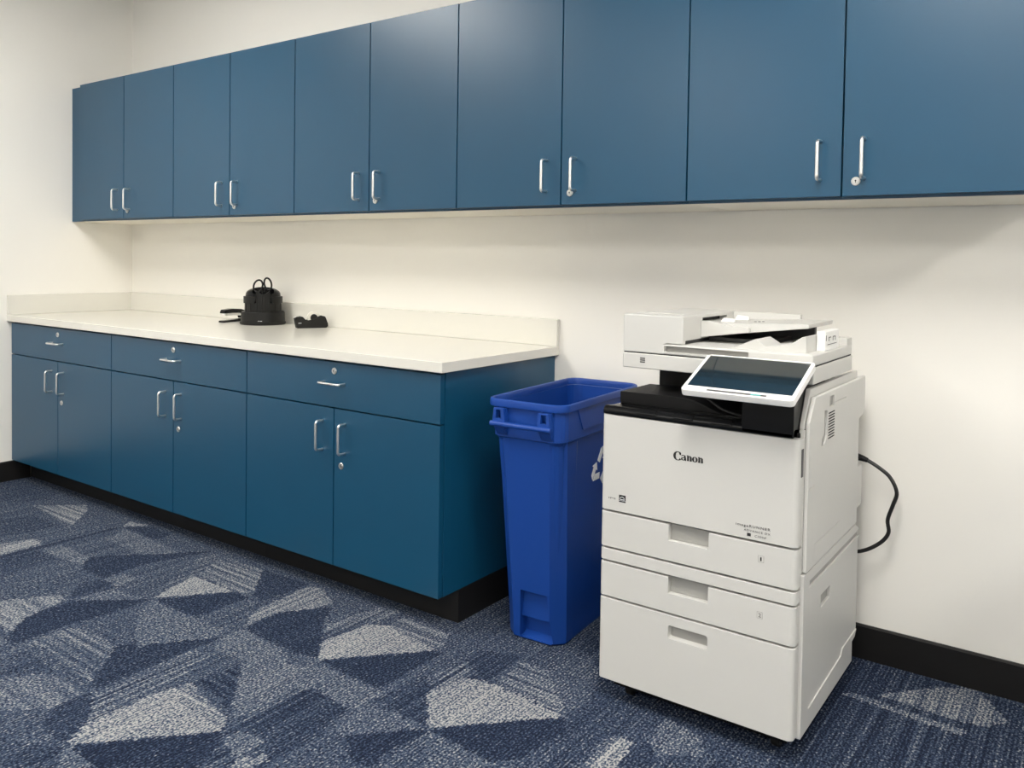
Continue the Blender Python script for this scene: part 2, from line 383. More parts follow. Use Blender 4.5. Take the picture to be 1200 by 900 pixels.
import numpy as np
def inside(P, X, Y):
    r = np.zeros(X.shape, bool); n = len(P)
    for i in range(n):
        (x0, y0), (x1, y1) = P[i], P[(i + 1) % n]
        if y0 == y1: continue
        c = ((y0 > Y) != (y1 > Y)) & (X < (x1 - x0) * (Y - y0) / (y1 - y0) + x0)
        r ^= c
    return r
def carpet():
    rng = np.random.default_rng(3); rnd = random.Random(5)
    shards = []
    # the rest of the room: rows of random shards of the same kind
    y = RY - .2
    while y < .1:
        x = LX - .4 + rnd.uniform(0, .3)
        while x < RX + .3:
            k = rnd.uniform(.8, 1.25); t = rnd.choice([.22, .3, .56, .5, .66, .34])
            shards.append((t, rnd.choice([0, 0, 1]), rnd.choice([.2, .4, .9]), [(x, y), (x + .23 * k, y + .24), (x - .03, y + .24 * k)]))
            shards.append((rnd.choice([.2, .26, .5, .33]), 0, .3, [(x, y), (x + .2 * k, y + .02), (x + .23 * k, y + .24)]))
            x += rnd.uniform(.38, .62)
        y += .25
    vis = [(-.1, -.45), (-.1, -1.05), (2.2, -2.0), (4.9, -2.0), (4.9, -.0), (3.2, 0), (2.7, -.45)]
    def zone(xa, xb, ya, yb, cx, cy):
        nx, ny = max(1, round((xb - xa) / cx)), max(1, round((yb - ya) / cy))
        gx, gy = np.linspace(xa, xb, nx + 1), np.linspace(ya, yb, ny + 1)
        V = np.zeros((ny + 1, nx + 1, 3)); V[..., 0] = gx[None, :]; V[..., 1] = gy[:, None]
        i = np.arange(ny)[:, None] * (nx + 1) + np.arange(nx)[None, :]
        F = np.stack([i, i + 1, i + nx + 2, i + nx + 1], -1).reshape(-1, 4)
        X = (gx[:-1] + gx[1:])[None, :] / 2 + np.zeros((ny, 1)); Y = (gy[:-1] + gy[1:])[:, None] / 2 + np.zeros((1, nx))
        jx = X + rng.uniform(-.003, .003, X.shape); jy = Y + rng.uniform(-.004, .004, X.shape)
        T = np.zeros(X.shape + (4,)); T[..., 0] = .42; T[..., 2] = .3; T[..., 3] = 1
        v = inside(vis, X, Y)
        for lst, ok in ((shards, ~v), (CARPET, np.ones_like(v))):
            for t, d, sa, P in lst:
                xs = [p[0] for p in P]; ys = [p[1] for p in P]
                if max(xs) < xa or min(xs) > xb or max(ys) < ya or min(ys) > yb: continue
                m = inside(P, jx, jy) & ok
                T[m, 0] = t; T[m, 1] = d; T[m, 2] = sa
        return V.reshape(-1, 3), F, T.reshape(-1, 4)
    x_lo, x_hi, y_lo, y_hi = LX - .1, RX + .1, RY - .1, .1
    Z = [zone(0, 4.8, -2.0, 0, .0075, .0085), zone(x_lo, 0, y_lo, y_hi, .05, .05), zone(4.8, x_hi, y_lo, y_hi, .03, .03),
         zone(0, 4.8, y_lo, -2.0, .03, .03), zone(0, 4.8, 0, y_hi, .05, .05)]
    VV, FF, TT_ = [], [], []; o = 0
    for V, F, T in Z:
        VV.append(V); FF.append(F + o); TT_.append(T); o += len(V)
    V = np.concatenate(VV); F = np.concatenate(FF); T = np.concatenate(TT_)
    me = bpy.data.meshes.new('floor')
    me.vertices.add(len(V)); me.vertices.foreach_set('co', V.astype(np.float32).ravel())
    me.loops.add(F.size); me.loops.foreach_set('vertex_index', F.astype(np.int32).ravel())
    me.polygons.add(len(F)); me.polygons.foreach_set('loop_start', (np.arange(len(F)) * 4).astype(np.int32))
    me.update(calc_edges=True)
    at_ = me.attributes.new('tone', 'FLOAT_COLOR', 'FACE'); at_.data.foreach_set('color', T.astype(np.float32).ravel())
    me.materials.append(carpet_material())
    ob = bpy.data.objects.new('floor', me); COL.objects.link(ob); ob['kind'] = 'structure'
carpet()

# ceiling light panels (above the frame): they light the room; the rear two are added fill
light0 = thing('ceiling_light', 'recessed white ceiling light panel out of view, rear pair added as fill', 'ceiling light', (1.30, -1.75, RH), 'ceiling light panels')
bm = bmesh.new()
for a in ((-.285, -.265, -.57, .57), (.265, .285, -.57, .57), (-.265, .265, -.57, -.55), (-.265, .265, .55, .57)):
    box(bm, a[0], a[1], a[2], a[3], -.012, .0, .002)
obj('frame', bm, M['fitting'], light0, world=False)
obj('diffuser', box(bmesh.new(), -.264, .264, -.549, .549, -.008, -.001), LIGHT, light0, world=False)
for lx, ly in ((3.95, -1.75), (6.2, -1.75), (1.9, -4.2), (4.6, -4.2)):  # last two: unseen fill panels added behind the camera
    dup(light0, (lx, ly, RH), 'recessed white ceiling light panel out of view, rear pair added as fill')

# ------------------------------------------------------------------ cabinets
def pull_bm(horizontal, length=.095, out=.031, r=.0045):
    """wire pull in the xz plane sticking out to -y from y=0, centred at the origin"""
    h = length / 2; b = .009
    P = [(h, 0.0)]
    P += [(h, -(out - b))] + [(h - b + b * math.cos(R(a)), -(out - b) - b * math.sin(R(a))) for a in (22, 45, 68, 90)]
    Q = [(-p[0], p[1]) for p in P[::-1]]
    path = [((u, v, 0) if horizontal else (0, v, u)) for u, v in P + Q]
    bm = bmesh.new(); tube(bm, path, r, 12); return bm

def lock_bm():
    bm = bmesh.new()
    lathe(bm, [(.0108, 0), (.0108, -.002), (.0095, -.0035), (.0078, -.0035), (.0072, -.002), (.0066, -.002), (.0066, -.0042), (.0005, -.0042)], (0, 0, 0), 'y', 28)
    return bm
def keyhole_bm():
    bm = bmesh.new()
    lathe(bm, [(.0019, 0), (.0019, -.0006), (.0002, -.0006)], (0, -.0041, .0014), 'y', 14)
    box(bm, -.0009, .0009, -.0047, -.0041, -.0038, .001)
    return bm

def at(bm, x, y, z):
    bmesh.ops.translate(bm, vec=(x, y, z), verts=bm.verts[:]); return bm

def door_front(x0, x1, y0, y1, z0, z1): return box(bmesh.new(), x0, x1, y0, y1, z0, z1, .0012, 2)

UW = .4063; U0 = .1288; UD = .3432; ZU = 1.269; ZT = 1.9465
def wall_cabinet(loc, label):
    t = thing('wall_cabinet', label, 'wall cabinet', loc, 'blue wall cabinets')
    w = 2 * UW; g = .0021
    # carcass: dark blue box with a light underside panel
    obj('carcass', box(bmesh.new(), .0008, w - .0008, -UD + .022, -.002, .0, ZT - ZU - .001, .0006), M['blue'], t, world=False)
    obj('underside_panel', box(bmesh.new(), .0015, w - .0015, -UD + .0235, -.003, -.0012, -.0002, .0002), M['cream'], t, 'cream underside panel', world=False)
    for s in (0, 1):
        d = obj('door', door_front(s * UW + g, (s + 1) * UW - g, -UD, -UD + .019, .0068, ZT - ZU), M['blue'], t, world=False)
        hx = UW - .052 if s == 0 else UW + .051
        obj('handle', at(pull_bm(False), hx, -UD + .001, 1.365 - ZU), M['steel'], d, 'brushed metal wire pull', world=False)
        if s:
            k = bmesh.new()
            merge(k, at(lock_bm(), UW + .033, -UD + .0003, 1.311 - ZU))
            lk = obj('lock', k, M['lockm'], d, 'round metal lock', world=False)
            # the keyhole sits in the same mesh under a second material
            kb = at(keyhole_bm(), UW + .033, -UD, 1.311 - ZU)
            add_material_faces(lk, kb, M['dark'])
    return t

def add_material_faces(o, bm, m):
    me = o.data; me.materials.append(m); idx = len(me.materials) - 1
    for f in bm.faces: f.material_index = idx
    b2 = bmesh.new(); b2.from_mesh(me)
    tmp = bpy.data.meshes.new('tmp'); bm.to_mesh(tmp); bm.free()
    n0 = len(b2.faces); b2.from_mesh(tmp); b2.faces.ensure_lookup_table()
    for f in b2.faces[n0:]: f.material_index = idx
    b2.to_mesh(me); b2.free(); bpy.data.meshes.remove(tmp)
    me.shade_smooth(); me.set_sharp_from_angle(angle=R(35))

wlabels = ['blue two-door wall cabinet closest to the left wall, narrow filler strip at its left',
           'blue two-door wall cabinet above the black desk organizer and tape dispenser',
           'blue two-door wall cabinet above the right end of the cream worktop, middle of the row',
           'blue two-door wall cabinet above the blue recycling bin, its doors meeting over the bin',
           'blue two-door wall cabinet hanging over the white copier, at the right end of the row']
wc0 = wall_cabinet((U0, 0, ZU), wlabels[0])
for i in range(1, 5): dup(wc0, (U0 + i * 2 * UW, 0, ZU), wlabels[i])
obj('filler_strip', box(bmesh.new(), LX + .001 - U0, -.001, -UD + .021, -UD + .036, .0, ZT - ZU - .003, .0008), M['blue'], wc0, world=False)
obj('filler_underside', box(bmesh.new(), LX + .001 - U0, .0005, -UD + .037, -.003, -.0012, -.0002, .0002), M['cream'], wc0, 'cream underside filler', world=False)

def base_cabinet(loc, label):
    t = thing('base_cabinet', label, 'base cabinet', loc, 'blue base cabinets')
    w = 2 * BW; g = .0020; zt = H - TT
    obj('carcass', box(bmesh.new(), .0005, w - .0005, YF + .021, -.002, ZB, zt - .001, .001), M['blue'], t, world=False)
    obj('toe_kick', box(bmesh.new(), .0, w, -.525, -.10, .0, ZB - .001, .001), M['rubber'], t, 'black rubber toe kick', world=False)
    zs = .6185
    dr = obj('drawer', door_front(g, w - g, YF, YF + .019, zs + .0022, zt - .008), M['blue'], t, world=False)
    obj('handle', at(pull_bm(True), BW, YF + .001, .700), M['steel'], dr, 'brushed metal wire pull', world=False)
    lk = obj('lock', at(lock_bm(), BW, YF + .0003, .739), M['lockm'], dr, 'round metal lock', world=False)
    add_material_faces(lk, at(keyhole_bm(), BW, YF, .739), M['dark'])
    for s in (0, 1):
        d = obj('door', door_front(s * BW + g, (s + 1) * BW - g, YF, YF + .019, ZB, zs - .0022), M['blue'], t, world=False)
        hx = BW - .054 if s == 0 else BW + .052
        obj('handle', at(pull_bm(False), hx, YF + .001, .524), M['steel'], d, 'brushed metal wire pull', world=False)
        if s:
            lk = obj('lock', at(lock_bm(), BW + .036, YF + .0003, .434), M['lockm'], d, 'round metal lock', world=False)
            add_material_faces(lk, at(keyhole_bm(), BW + .036, YF, .434), M['dark'])
    return t
blabels = ['blue base cabinet with one drawer and two doors, tight against the left wall',
           'blue base cabinet with one drawer and two doors, middle of the three below the worktop',
           'blue base cabinet with one drawer and two doors, its right end facing the blue bin']
bc0 = base_cabinet((X0, 0, 0), blabels[0])
bcs = [bc0] + [dup(bc0, (X0 + i * 2 * BW, 0, 0), blabels[i]) for i in (1, 2)]
xe = 6 * BW
obj('side_panel', box(bmesh.new(), xe + .0005, xe + .011, YF + .020, -.002, ZB, H - TT - .001, .0012), M['blue'], bcs[2], world=False)
obj('toe_kick_return', box(bmesh.new(), xe + .0005, xe + .006, -.5255, -.002, 0, ZB - .001, .0015), M['rubber'], bcs[2], 'black rubber toe kick on the end', world=False)
obj('filler_strip', box(bmesh.new(), LX + .001 - X0, -.0005, YF + .021, YF + .036, ZB, H - TT - .001, .0006), M['blue'], bc0, world=False)
obj('toe_kick_return', box(bmesh.new(), LX + .001 - X0, -.0005, -.525, -.505, 0, ZB - .001, .0006), M['rubber'], bc0, 'black rubber toe kick end', world=False)

wt = thing('worktop', 'long glossy cream worktop lying on the three blue base cabinets', 'worktop', (LX, 0, H - TT))
obj('slab', box(bmesh.new(), LX + .001, WX, -D, -.002, H - TT, H, .0022, 3), M['top'], wt)
tag(obj('backsplash', box(bmesh.new(), LX + .0205, WX, -.0195, -.002, H + .0004, H + .0945, .0015, 2), M['top']), 'long low cream backsplash strip along the back wall behind the worktop', 'backsplash')
tag(obj('side_splash', box(bmesh.new(), LX + .001, LX + .0195, -D + .001, -.002, H + .0004, H + .0945, .0015, 2), M['top']), 'short cream splash strip standing on the worktop against the left wall', 'side splash')

# ------------------------------------------------------------------ desk organizer, scissors, stapler, tape
OC = (1.283, -.120)
HC = H + .0004
org = thing('desk_organizer', 'round black desk organizer with open pockets standing on the cream worktop', 'desk organizer', (OC[0], OC[1], HC))
VD = math.atan2(-2.4698 - OC[1], 4.319 - OC[0])       # facing of its front
bm = bmesh.new()
lathe(bm, [(.040, 0), (.096, 0), (.0985, .004), (.0985, .010), (.0945, .013), (.0925, .052), (.0905, .056), (.080, .056), (.079, .03), (.010, .03)], (OC[0], OC[1], HC), 'z', 64)
obj('base_ring', bm, M['satin'], org)
def arc_shell(bm, a0, a1, r_out, r_in, zf, n=28):
    """vertical shell between two angles (about the centre, from VD), top height from zf(u)"""
    ro = [[], [], [], []]
    for k in range(n + 1):
        u = k / n; a = VD + a0 + (a1 - a0) * u; zt = zf(u)
        c, s = math.cos(a), math.sin(a)
        for lst, (r, z) in zip(ro, ((r_out, .03), (r_out, zt), (r_in, zt), (r_in, .03))):
            lst.append((OC[0] + r * c, OC[1] + r * s, HC + z))
    t = bmesh.new(); V = [[t.verts.new(p) for p in l] for l in ro]
    for j in range(4):
        a, b = V[j], V[(j + 1) % 4]
        for k in range(n): t.faces.new((a[k], a[k + 1], b[k + 1], b[k]))
    t.faces.new([V[j][0] for j in range(4)]); t.faces.new([V[j][-1] for j in range(4)][::-1])
    bmesh.ops.recalc_face_normals(t, faces=t.faces[:]); merge(bm, t)
bm = bmesh.new()
lathe(bm, [(.002, .03), (.0745, .03), (.0750, .126), (.0735, .137), (.068, .146), (.056, .154), (.040, .160), (.022, .163), (.002, .164)], (OC[0], OC[1], HC), 'z', 56)
well = bmesh.new()
lathe(well, [(.001, .034), (.0262, .034), (.0262, .128), (.046, .139), (.046, .25), (.001, .25)], (OC[0] + .047 * math.cos(VD), OC[1] + .047 * math.sin(VD), HC), 'z', 24)
bm = cut(bm, [well])
obj('dome', bm, M['gloss'], org)
def arc_band(bm, a0, a1, ri, ro, z0f, z1f, n=24):
    ro_ = [[], [], [], []]
    for k in range(n + 1):
        u = k / n; a = VD + a0 + (a1 - a0) * u
        c, q = math.cos(a), math.sin(a)
        for lst, (r, z) in zip(ro_, ((ro, z0f(u)), (ro, z1f(u)), (ri, z1f(u)), (ri, z0f(u)))): lst.append((OC[0] + r * c, OC[1] + r * q, HC + z))
    t = bmesh.new(); V = [[t.verts.new(p) for p in l] for l in ro_]
    for j in range(4):
        a, b = V[j], V[(j + 1) % 4]
        for k in range(n): t.faces.new((a[k], a[k + 1], b[k + 1], b[k]))
    t.faces.new([V[j][0] for j in range(4)]); t.faces.new([V[j][-1] for j in range(4)][::-1])
    bmesh.ops.recalc_face_normals(t, faces=t.faces[:]); merge(bm, t)
for sg in (-1, 1):
    bm = bmesh.new()
    arc_band(bm, sg * .40, sg * 1.9, .0755, .0835, lambda u: .094 + (.012 * (1 - u / .12) ** 2 if u < .12 else 0), lambda u: .123)
    arc_band(bm, sg * .36, sg * 1.9, .0755, .0785, lambda u: .03, lambda u: .096)
    for q in (.75, 1.15): 
        a = VD + sg * q; tube(bm, [(OC[0] + .0785 * math.cos(a), OC[1] + .0785 * math.sin(a), HC + .05), (OC[0] + .0785 * math.cos(a), OC[1] + .0785 * math.sin(a), HC + .094)], .0022, 8)
    obj('pocket', bm, M['satin'], org)
bm = bmesh.new()
arc_band(bm, -.35, .35, .0760, .0825, lambda u: .03, lambda u: .150 - .016 * math.sin(math.pi * u))
for sg in (-.33, -.06, .06, .33):
    a = VD + sg; c, n_ = math.cos(a), math.sin(a)
    tube(bm, [(OC[0] + .0828 * c, OC[1] + .0828 * n_, HC + .045), (OC[0] + .0828 * c, OC[1] + .0828 * n_, HC + .136)], .0028, 8)
obj('centre_pocket', bm, M['satin'], org)
bm = bmesh.new()
tx = (math.sin(VD) * -1, math.cos(VD))       # tangent towards image right
def opt(u, d, z): return Vector((OC[0] + d * math.cos(VD) + u * tx[0], OC[1] + d * math.sin(VD) + u * tx[1], HC + z))
for k, u in enumerate((-.017, -.009)):
    tube(bm, [opt(u, .0955 - abs(u) * .09, .020), opt(u, .0952 - abs(u) * .09, .0195)], .0015, 6)
tube(bm, [opt(-.022, .0905, .0185), opt(-.004, .0935, .0185)], .0014, 6)
obj('brand_mark', bm, M['label'], org, 'small white mark on the base ring')

sc_ = thing('scissors', 'black-handled scissors standing loops up in the desk organizer', 'scissors', tuple(opt(.0, .056, .05)))
sgn = 1
for s, h0, zt in ((-1, .0, .196), (1, .0, .205)):
    bm = bmesh.new()
    cu = s * .0185 + (.001 if s > 0 else -.003)
    loop = []
    for k in range(28):
        a = 2 * math.pi * k / 28
        loop.append(opt(cu + (.0150 if s > 0 else .0185) * math.cos(a) - s * .004 * math.sin(a), .057 + s * .002, zt - .026 + .026 * math.sin(a)))
    tube(bm, loop, .0040, 8, closed=True)
    tube(bm, smooth_path([opt(s * .009, .057 + s * .002, zt - .045), opt(s * .005, .057 + s * .002, zt - .060), opt(s * .002, .057 + s * .002, .115)]), .0040, 8)
    obj('handle', bm, M['gloss'], sc_)
    bm = bmesh.new()
    a, b, c = opt(s * .006, .057 + s * .002, .117), opt(-s * .006, .057 + s * .002, .117), opt(0, .057 + s * .002, .040)
    d = opt(0, .0585 + s * .002, 0) - opt(0, .057 + s * .002, 0)
    t = bmesh.new(); V = [t.verts.new(p) for p in (a, b, c, a + d, b + d, c + d)]
    for f in ((0, 1, 2), (5, 4, 3), (0, 3, 4, 1), (1, 4, 5, 2), (2, 5, 3, 0)): t.faces.new([V[i] for i in f])
    bmesh.ops.recalc_face_normals(t, faces=t.faces[:]); merge(bm, t)
    obj('blade', bm, M['steel'], sc_, 'steel blade')

# stapler, nose towards the left of the photograph, jaws open
SP0 = Vector((1.098, -.205, HC)); SDIR = Vector((1.062, -.060, HC)) - SP0; SDIR.z = 0; SL = .150; SDIR.normalize()
SN = Vector((-SDIR.y, SDIR.x, 0))
def sm_(pts, w, bm=None, taper=1.0):
    """profile (distance along, height) given sideways width w"""
    bm = bm or bmesh.new(); t = bmesh.new()
    A = [t.verts.new(SP0 + SDIR * u + Vector((0, 0, z)) + SN * (w / 2)) for u, z in pts]
    B = [t.verts.new(SP0 + SDIR * u + Vector((0, 0, z)) - SN * (w / 2)) for u, z in pts]
    t.faces.new(A); t.faces.new(B[::-1]); n = len(pts)
    for i in range(n): t.faces.new((A[i], B[i], B[(i + 1) % n], A[(i + 1) % n]))
    bmesh.ops.recalc_face_normals(t, faces=t.faces[:])
    bmesh.ops.bevel(t, geom=t.edges[:], offset=.0015, segments=2, affect='EDGES')
    merge(bm, t); return bm
stp = thing('stapler', 'black stapler with raised arm beside the desk organizer on the worktop', 'stapler', tuple(SP0))
obj('base', sm_([(0, 0), (.150, 0), (.150, .011), (.118, .012), (.080, .010), (.030, .0085), (.002, .0075)], .030), M['gloss'], stp)
obj('arm', sm_([(.008, .043), (.014, .056), (.060, .060), (.120, .056), (.150, .047), (.150, .013), (.128, .014), (.125, .038), (.060, .0405), (.010, .040)], .030), M['gloss'], stp)
obj('magazine', sm_([(.018, .0310), (.018, .0395), (.060, .0402), (.124, .0375), (.124, .0260)], .018), M['steel'], stp, 'bare metal staple magazine')

# tape dispenser
TP0 = Vector((1.548, -.162, HC)); TDIR = (Vector((1.612, -.040, HC)) - TP0); TDIR.normalize(); TN = Vector((-TDIR.y, TDIR.x, 0))
tdp = thing('tape_dispenser', 'black tape dispenser with a roll of clear tape, right of the desk organizer', 'tape dispenser', tuple(TP0))
def tp(u, v, z): return TP0 + TDIR * u + TN * v + Vector((0, 0, z))
def tprism(pts, v0, v1, bev=.0012):
    t = bmesh.new()
    A = [t.verts.new(tp(u, v0, z)) for u, z in pts]; B = [t.verts.new(tp(u, v1, z)) for u, z in pts]
    t.faces.new(A); t.faces.new(B[::-1]); n = len(pts)
    for i in range(n): t.faces.new((A[i], B[i], B[(i + 1) % n], A[(i + 1) % n]))
    bmesh.ops.recalc_face_normals(t, faces=t.faces[:])
    if bev: bmesh.ops.bevel(t, geom=[e for e in t.edges if e.calc_face_angle(0) > .5], offset=bev, segments=2, affect='EDGES')
    bm = bmesh.new(); merge(bm, t); return bm
sc = 1.0
side = [(.006, 0), (.128, 0), (.136, .008), (.134, .020), (.124, .046), (.118, .050), (.096, .050), (.088, .046), (.084, .040), (.052, .033), (.040, .035), (.030, .046), (.024, .049), (.016, .046), (.004, .048), (-.002, .044)]
bm = tprism(side, -.022, -.016)
merge(bm, tprism(side, .016, .022))
low = [(.006, 0), (.128, 0), (.136, .008), (.134, .018), (.120, .020), (.110, .014), (.050, .014), (.040, .030), (.026, .046), (.004, .047), (-.002, .043)]
merge(bm, tprism(low, -.0158, .0158))
obj('body', bm, M['satin'], tdp)
bm = bmesh.new(); t = bmesh.new()
n = 36; Rr = [(.0255, -.010), (.0255, .010), (.0150, .010), (.0150, -.010)]
V = [[t.verts.new(tp(.077 + r * math.cos(2 * math.pi * k / n), v, .0435 + r * math.sin(2 * math.pi * k / n))) for k in range(n)] for r, v in Rr]
for j in range(4):
    for k in range(n): t.faces.new((V[j][k], V[j][(k + 1) % n], V[(j + 1) % 4][(k + 1) % n], V[(j + 1) % 4][k]))
bmesh.ops.recalc_face_normals(t, faces=t.faces[:]); merge(bm, t)
rl = obj('tape_roll', bm, M['tape'], tdp, 'roll of clear tape')
bm = bmesh.new(); t = bmesh.new()
V = [[t.verts.new(tp(.077 + .0145 * math.cos(2 * math.pi * k / n), v, .0435 + .0145 * math.sin(2 * math.pi * k / n))) for k in range(n)] for v in (-.0155, .0155)]
for k in range(n): t.faces.new((V[0][k], V[0][(k + 1) % n], V[1][(k + 1) % n], V[1][k]))
t.faces.new(V[0]); t.faces.new(V[1]); bmesh.ops.recalc_face_normals(t, faces=t.faces[:]); merge(bm, t)
obj('spool', bm, M['satin'], tdp)
obj('cutting_blade', tprism([(-.006, .043), (.004, .0485), (.005, .0495), (-.007, .0445)], -.014, .014, 0), M['steel'], tdp, 'toothed metal cutter')
bm = bmesh.new()
for a, b in ((.010, .013), (.0145, .0175), (.019, .022)): merge(bm, tprism([(a, .020), (b, .020), (b, .0235), (a, .0235)], -.0226, -.0219, 0))
obj('brand_mark', bm, M['label'], tdp, 'tiny white mark on the side')

# ------------------------------------------------------------------ recycling bin
BYAW = R(3.5)
BINC = (2.995, -.318)
rb = thing('recycling_bin', 'tall narrow blue plastic recycling bin between the base cabinet and the white copier', 'recycling bin', (BINC[0], BINC[1], 0), rotz=BYAW)
def crect(hx, hy, c, z, dip=0.0, cy=0.0, n=4, flat=False, cx=0.0):
    """chamfer-cornered rectangle, long sides (along y) with a shallow channel of depth dip"""
    pts = []
    def arc(cx_, cy_, a0):
        for k in range(n + 1):
            a = R(a0 + 90 * k / n); u = k / n
            p = (cx_ + c * math.cos(a), cy_ + c * math.sin(a))
            q0, q1 = R(a0), R(a0 + 90)
            q = (cx_ + c * (math.cos(q0) * (1 - u) + math.cos(q1) * u), cy_ + c * (math.sin(q0) * (1 - u) + math.sin(q1) * u))
            pts.append(q if flat else p)
    # start at front-right going counter-clockwise
    arc(hx - c, -hy + c, -90)
    for y, d in ((-hy * .62, 0), (-hy * .56, dip), (hy * .56, dip), (hy * .62, 0)): pts.append((hx - d, y))
    arc(hx - c, hy - c, 0)
    arc(-hx + c, hy - c, 90)
    for y, d in ((hy * .62, 0), (hy * .56, dip), (-hy * .56, dip), (-hy * .62, 0)): pts.append((-hx + d, y))
    arc(-hx + c, -hy + c, 180)
    return [(x + cx, y + cy, z) for x, y in pts]
bm = bmesh.new()
ZR = .714
def hxz(z): return .0945 + (.1125 - .0945) * z / .605
def hyz(z): return .182 + (.243 - .182) * z / .605
cyz = lambda z: .012 * (1 - z / .605)
cxz = lambda z: -.014 * (1 - z / .605)
rings = [crect(hxz(0) - .006, hyz(0) - .006, .030, 0, 0, cyz(0), flat=True, cx=cxz(0)), crect(hxz(.006), hyz(.006), .034, .006, .005, cyz(0), flat=True, cx=cxz(0))]
for z in (.05, .12, .3, .5, .598): rings.append(crect(hxz(z), hyz(z), .036, z, .007 if z < .55 else .005, cyz(z), flat=True, cx=cxz(z)))
rings += [crect(hxz(.6) + .0005, hyz(.6) + .0005, .037, .603, 0, flat=True), crect(.1175, .250, .038, .607, 0), crect(.1195, .253, .038, .692, 0),
          crect(.1165, .2505, .036, .692), crect(.1155, .249, .036, .61), crect(.1075, .238, .030, .595, cx=-.001), crect(.088, .186, .026, .165, 0, .008, cx=-.0105)]
loft(bm, rings)
# foot-hold recess at the bottom of the front
yb = -hyz(.0) + .012
fa = bmesh.new(); prism(fa, [(-.054, .0045), (.054, .0045), (.044, .152), (-.044, .152)], 'y', -.5, yb + .004)
fb = bmesh.new(); prism(fb, [(-.0535, .008), (.0535, .008), (.0495, .068), (-.0495, .068)], 'y', -.5, yb + .030)
bm = cut(bm, [fa, fb])
bmesh.ops.translate(bm, vec=(0, 0, 0), verts=bm.verts[:])
body = obj('body', bm, M['bin'], rb, world=False, sharp=0)
bm = bmesh.new()
rr_ = [crect(.1180, .2520, .038, .6925, n=8), crect(.1280, .2620, .041, .6925, n=8), crect(.1290, .2630, .042, .696, n=8), crect(.1290, .2630, .042, .707, n=8), crect(.1278, .2618, .041, .7118, n=8),
       crect(.1245, .2585, .039, ZR, n=8), crect(.1205, .2545, .037, .712, n=8), crect(.1175, .2515, .036, .705, n=8)]
loft(bm, rr_ + rr_[:1], False, False)
obj('rim', bm, M['bin'], rb, world=False)
bm = bmesh.new()
prism(bm, [(yb + .002, .0046), (yb + .0295, .0082), (yb + .0295, .0180), (yb + .001, .0056)], 'x', -.0495, .0495)
obj('foot_ledge', bm, M['bin'], rb, world=False)
# handle: two hollow brackets and a bar
hd = bmesh.new(); yo = -.258
for s in (-1, 1):
    cx_ = s * .073
    o_ = bmesh.new(); prism(o_, [(cx_ - .021, .648), (cx_ + .021, .648), (cx_ + .016, .691), (cx_ - .016, .691)], 'y', yo - .018, yo - .006, .0015)
    c_ = bmesh.new(); prism(c_, [(cx_ - .009, .662), (cx_ + .009, .662), (cx_ + .0075, .686), (cx_ - .0075, .686)], 'y', yo - .03, yo + .03)
    o_ = cut(o_, [c_]); merge(hd, o_)
    for q in (-.019, .015):
        prism(hd, [(yo - .007, .690), (yo + .005, .690), (yo + .005, .628), (yo - .007, .648)], 'x', cx_ + q, cx_ + q + .004)
    box(hd, cx_ - .023, cx_ + .023, yo - .024, yo - .004, .640, .652, .003)
    prism(hd, [(yo - .016, .641), (yo + .006, .641), (yo + .006, .612)], 'x', cx_ - .018, cx_ + .018)
tube(hd, [(-.098, yo - .018, .646), (.098, yo - .018, .646)], .0075, 14)
obj('handle', hd, M['bin'], rb, world=False)
# raised panel on the collar of each long side
for s in (-1, 1):
    bm = bmesh.new(); prism(bm, [(-.165, .690), (.165, .690), (.130, .628), (-.130, .628)], 'x', s * .1165, s * .1222, .0015)
    obj('collar_panel', bm, M['bin'], rb, world=False)
# recycling mark: three folded chasing arrows on the right-hand side
def recycle(bm, cy_, cz_, size):
    def place(u, v):
        z = cz_ + v; return (hxz(z) + cxz(z) - .0070 + .0006, cy_ + u, z)
    polys = []
    r = size
    A = [(-.30, -.05), (-.66, -.48), (-.40, -.48), (-.28, -.48), (.0, -.48)]
    base = [[(-.92, -.50), (-.55, -.50), (-.12, -.50), (-.12, -.14), (-.72, -.14)],
            [(-.78, -.52), (-.98, -.16), (-.80, .16), (-.44, -.04)],
            [(-.98, .02), (-.38, .36), (-.36, -.28), (-.52, -.18), (-.66, -.42), (-.96, -.26), (-.80, .06)]]
    arrow = [[(-.98, -.46), (-.62, -.52), (-.20, -.52), (-.20, -.20), (-.64, -.20), (-.74, -.10)],
             [(-1.0, -.38), (-.78, -.02), (-.52, .40), (-.24, .22), (-.50, -.20), (-.68, -.48)]]
    for k in range(3):
        a = R(120 * k); c, s = math.cos(a), math.sin(a)
        for P in ([(-.88, -.62), (-.12, -.62), (-.12, -.28), (-.70, -.28)],
                  [(-.94, -.56), (-.72, -.24), (-.60, -.03), (-.44, -.12), (-.56, .34), (-1.04, .22), (-.88, .13), (-1.10, -.28)]):
            t = bmesh.new()
            q = [(u * c - v * s, u * s + v * c) for u, v in P]
            f0 = [t.verts.new(place(u * r, v * r)) for u, v in q]
            t.faces.new(f0)
            ex = bmesh.ops.extrude_face_region(t, geom=t.faces[:])
            bmesh.ops.translate(t, vec=(.0008, 0, 0), verts=[e for e in ex['geom'] if isinstance(e, bmesh.types.BMVert)])
            bmesh.ops.recalc_face_normals(t, faces=t.faces[:]); merge(bm, t)
bm = bmesh.new(); recycle(bm, .032, .488, .056)
obj('recycling_mark', bm, M['label'], rb, 'white three-arrow recycling mark', world=False)

